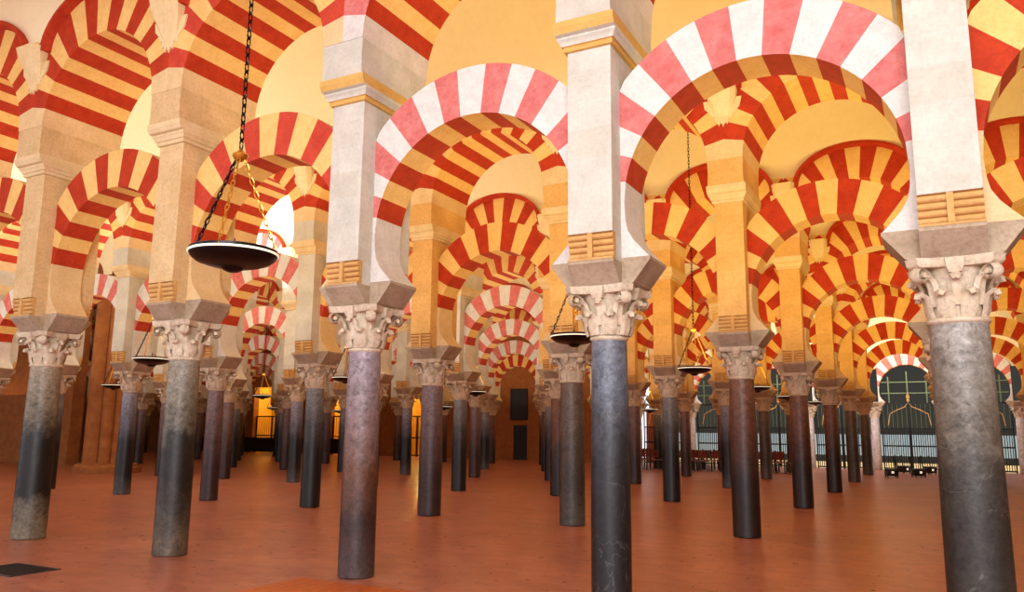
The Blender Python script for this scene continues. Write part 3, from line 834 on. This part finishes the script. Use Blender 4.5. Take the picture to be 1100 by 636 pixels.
lamp_at(364, 441, 4, 'tiny far dish lamp left of the lavender column, lowest in view')

# ------------------------------------------------------------------ chairs before the gates
def make_chair(label, group):
    t = thing('wooden_chair', label, 'chair', (0, 0, 0), 0, group)
    bm = bmesh.new(); box(bm, -.22, .22, -.21, .22, .43, .47, bev=.01); obj('seat', bm, M['redwood'], t)
    for sx in (-1, 1):
        bm = bmesh.new(); box(bm, sx*.2-.02, sx*.2+.02, -.2, -.16, 0, .43); obj('leg', bm, M['darkwood'], t)
        bm = bmesh.new(); loft(bm, [rect(.02, .02, 0, sx*.2, .2), rect(.02, .02, .45, sx*.2, .2), rect(.02, .018, .95, sx*.2, .27)]); obj('leg', bm, M['darkwood'], t)
    bm = bmesh.new()
    for z in (.58, .7, .82): loft(bm, [[(-.19, .2+(z-.45)*.14, z), (.19, .2+(z-.45)*.14, z), (.19, .22+(z-.45)*.14, z), (-.19, .22+(z-.45)*.14, z)], [(-.19, .215+(z-.45)*.14, z+.09), (.19, .215+(z-.45)*.14, z+.09), (.19, .235+(z-.45)*.14, z+.09), (-.19, .235+(z-.45)*.14, z+.09)]])
    obj('backrest', bm, M['redwood'], t)
    return t
HIDCH = {(0, 1), (0, 2), (0, 3), (0, 7), (0, 12), (0, 13), (1, 0), (1, 1), (1, 2), (1, 5), (1, 6), (1, 7), (1, 11), (1, 12), (1, 13), (1, 16), (2, 0), (2, 1), (2, 2), (2, 3), (2, 11), (2, 12), (2, 13)}
ch0 = None
rows_ch = [(4.93, -2.95, 17), (5.12, -2.9, 17), (4.78, -2.8, 17)]
for ri, (b_, a_, n_) in enumerate(rows_ch):
    for i in range(n_):
        lab = 'wooden chair, %s from the left in the %s row of chairs before the far gates' % (ORD[i], ('middle', 'back', 'front')[ri])
        loc = (a_*BAY+.56*i, b_*AISLE, 0)
        if (ri, i) in HIDCH: continue
        if any(abs(loc[0]-c*BAY) < .55 and abs(loc[1]-5*AISLE) < .6 for c in range(-4, 4)): continue
        if ch0 is None: ch0 = make_chair(lab, 'wooden chairs before the gates'); ch0.location = loc; ch0.rotation_euler = (0, 0, PI+.1)
        else: dup(ch0, loc, PI+rnd.uniform(-.15, .15), lab)

def make_kneeler(label):
    t = thing('low_black_seat', label, 'seat', (0, 0, 0), 0, 'low black seats before the gates'); t.scale = (.78, .78, .85)
    bm = bmesh.new(); box(bm, -.3, .3, -.26, .26, .08, .42, bev=.09); obj('cushion', bm, M['seat'], t)
    for sx in (-1, 1):
        bm = bmesh.new(); tube(bm, [(sx*.24, .2, .05), (sx*.25, .24, .5), (sx*.25, .3, .85), (sx*.25, .32, .95)], [.035, .03, .03, .045], 8); obj('post', bm, M['darkwood'], t)
        for sy in (-1, 1):
            bm = bmesh.new(); tube(bm, [(sx*.24, sy*.2, 0), (sx*.24, sy*.2, .12)], .03, 8); obj('foot', bm, M['darkwood'], t)
    bm = bmesh.new(); box(bm, -.06, .06, -.272, -.258, .2, .3); obj('tag', bm, M['rim'], t)
    return t
k0 = None
for i, (u, v, lab) in enumerate([(958, 513, 'low black seat with two posts, left of the front pair before the arched gate'), (987, 513, 'low black seat with two posts, right of the front pair before the arched gate'), (999, 510, 'low black seat rightmost of the four before the arched gate'), (971, 509, 'low black seat behind and between the front pair')]):
    d = co.matrix_world.to_3x3() @ Vector(((u-550)/857.7, -(v-318)/857.7, -1)); t_ = -CAM.z/d.z; p = CAM+d*t_
    if k0 is None: k0 = make_kneeler(lab); k0.location = (p.x, p.y, 0); k0.rotation_euler = (0, 0, .3)
    else: dup(k0, (p.x, p.y, 0), .3+.2*i, lab)

# black choir railings along the left end wall
def railing(x, w, label):
    t = thing('low_railing', label, 'railing', (x, YE-1.3, 0), 0, 'black railings along the far wall')
    bm = bmesh.new(); box(bm, -w/2, w/2, -.05, .05, 1.0, 1.1); box(bm, -w/2, w/2, -.04, .04, .1, .2); obj('rail', bm, M['iron'], t)
    bm = bmesh.new(); box(bm, -w/2, w/2, -.015, .015, .2, 1.0); obj('panel', bm, M['seat'], t)
    for s in (-1, 1):
        bm = bmesh.new(); box(bm, s*w/2-.06, s*w/2+.06, -.06, .06, 0, 1.2); obj('post', bm, M['iron'], t)
for x, w, l in ((-37.8, 4.8, 'black panelled railing before the wide yellow chapel at left'), (-31.2, 4.6, 'black panelled railing just left of the lavender front column'), (-44, 5, 'black panelled railing at the far left')): railing(x, w, l)

# floor grate and plank platform in the foreground
gp = thing('floor_grate', 'dark grey steel grate set in the floor at lower left', 'grate', (-3.62, -1.72, 0))
bm = bmesh.new(); box(bm, -.42, .42, -.3, .3, 0, .008); obj('plate', bm, M['grate'], gp)
bm = bmesh.new()
for i in range(14): box(bm, -.38+.058*i, -.36+.058*i, -.26, .26, .008, .012)
obj('slats', bm, M['iron'], gp)

pf = thing('plank_platform', 'low orange plank platform whose corner shows at the bottom edge', 'platform', (-.38, -.5, 0), math.radians(0))
bm = bmesh.new()
for i in range(12): box(bm, .01+.14*i, .145+.14*i, -2.4, 0, .0, .03, bev=.003)
obj('planks', bm, M['plankwood'], pf)

# ------------------------------------------------------------------ light
def area(name, loc, rot, sx, sy, e, c, spread=PI):
    l = bpy.data.lights.new(name, 'AREA'); l.shape = 'RECTANGLE'; l.size = sx; l.size_y = sy; l.energy = e; l.color = c; l.spread = spread
    o = bpy.data.objects.new(name, l); C.objects.link(o); o.location = loc; o.rotation_euler = rot; return o
AMB, NEU, COOL = (1, .66, .26), (1, .80, .60), (1, .97, .98)
UPR = (PI, 0, 0)
for n in range(0, 6):
    yc = (n+.5)*AISLE
    amb = (1, .76, .31) if n == 0 else (1, .71, .23)
    area('aisle_uplight', (4.0, yc, 3.2), UPR, 10, 1.6, (270, 270, 260, 255, 245, 235)[n], amb)
    area('aisle_uplight', (-7.0, yc, 3.2), UPR, 9, 1.6, 180, (1, .79, .46) if n == 0 else (1, .86, .66))
    area('aisle_uplight', (-20.0, yc, 3.2), UPR, 14, 1.6, 170, NEU)
    area('aisle_uplight', (-38.0, yc, 3.2), UPR, 16, 1.6, 70, (1, .55, .2))
area('aisle_uplight', (-18, -.5*AISLE, 3.0), UPR, 12, 1.6, 160, AMB)
# daylight from the doors behind the camera
area('door_daylight', (7, -13.5, 5.2), (math.radians(80), 0, math.radians(10)), 9, 3.5, 1330, (.98, .98, 1))
# daylight falling on the left aisles
area('window_daylight', (-9, .5*AISLE, 6.0), UPR, 6, 2.5, 60, (.9, .93, 1))
area('window_daylight', (-17, .5*AISLE, 6.0), UPR, 6, 2.5, 130, (.9, .93, 1))
area('window_daylight', (-14, 1.5*AISLE, 6.0), UPR, 7, 2.5, 420, (.95, .95, 1))
area('gate_wall_fill', (2, 5.25*AISLE, 5.2), (math.radians(78), 0, 0), 10, 1.5, 380, COOL)  # unseen fill lamp added inside the hall to brighten the gate wall
for h in chap:
    l = bpy.data.lights.new('chapel_light', 'POINT'); l.energy = 170; l.color = (1, .78, .3); l.shadow_soft_size = .05
    o = bpy.data.objects.new('chapel_light', l); C.objects.link(o); o.location = ((h[0]+h[1])/2, YE+1.2, 4.7)
sun = bpy.data.lights.new('court_sun', 'SUN'); sun.energy = 3; sun.color = (1, .95, .88); sun.angle = .02
so = bpy.data.objects.new('court_sun', sun); C.objects.link(so); so.rotation_euler = (math.radians(20), math.radians(12), 0)

w = bpy.data.worlds.new('world'); bpy.context.scene.world = w; w.use_nodes = True
bg = w.node_tree.nodes['Background']; bg.inputs[0].default_value = (.9, .92, 1, 1); bg.inputs[1].default_value = 1.7
sc = bpy.context.scene
sc.view_settings.view_transform = 'Standard'; sc.view_settings.look = 'None'; sc.view_settings.exposure = .08; sc.view_settings.gamma = .93
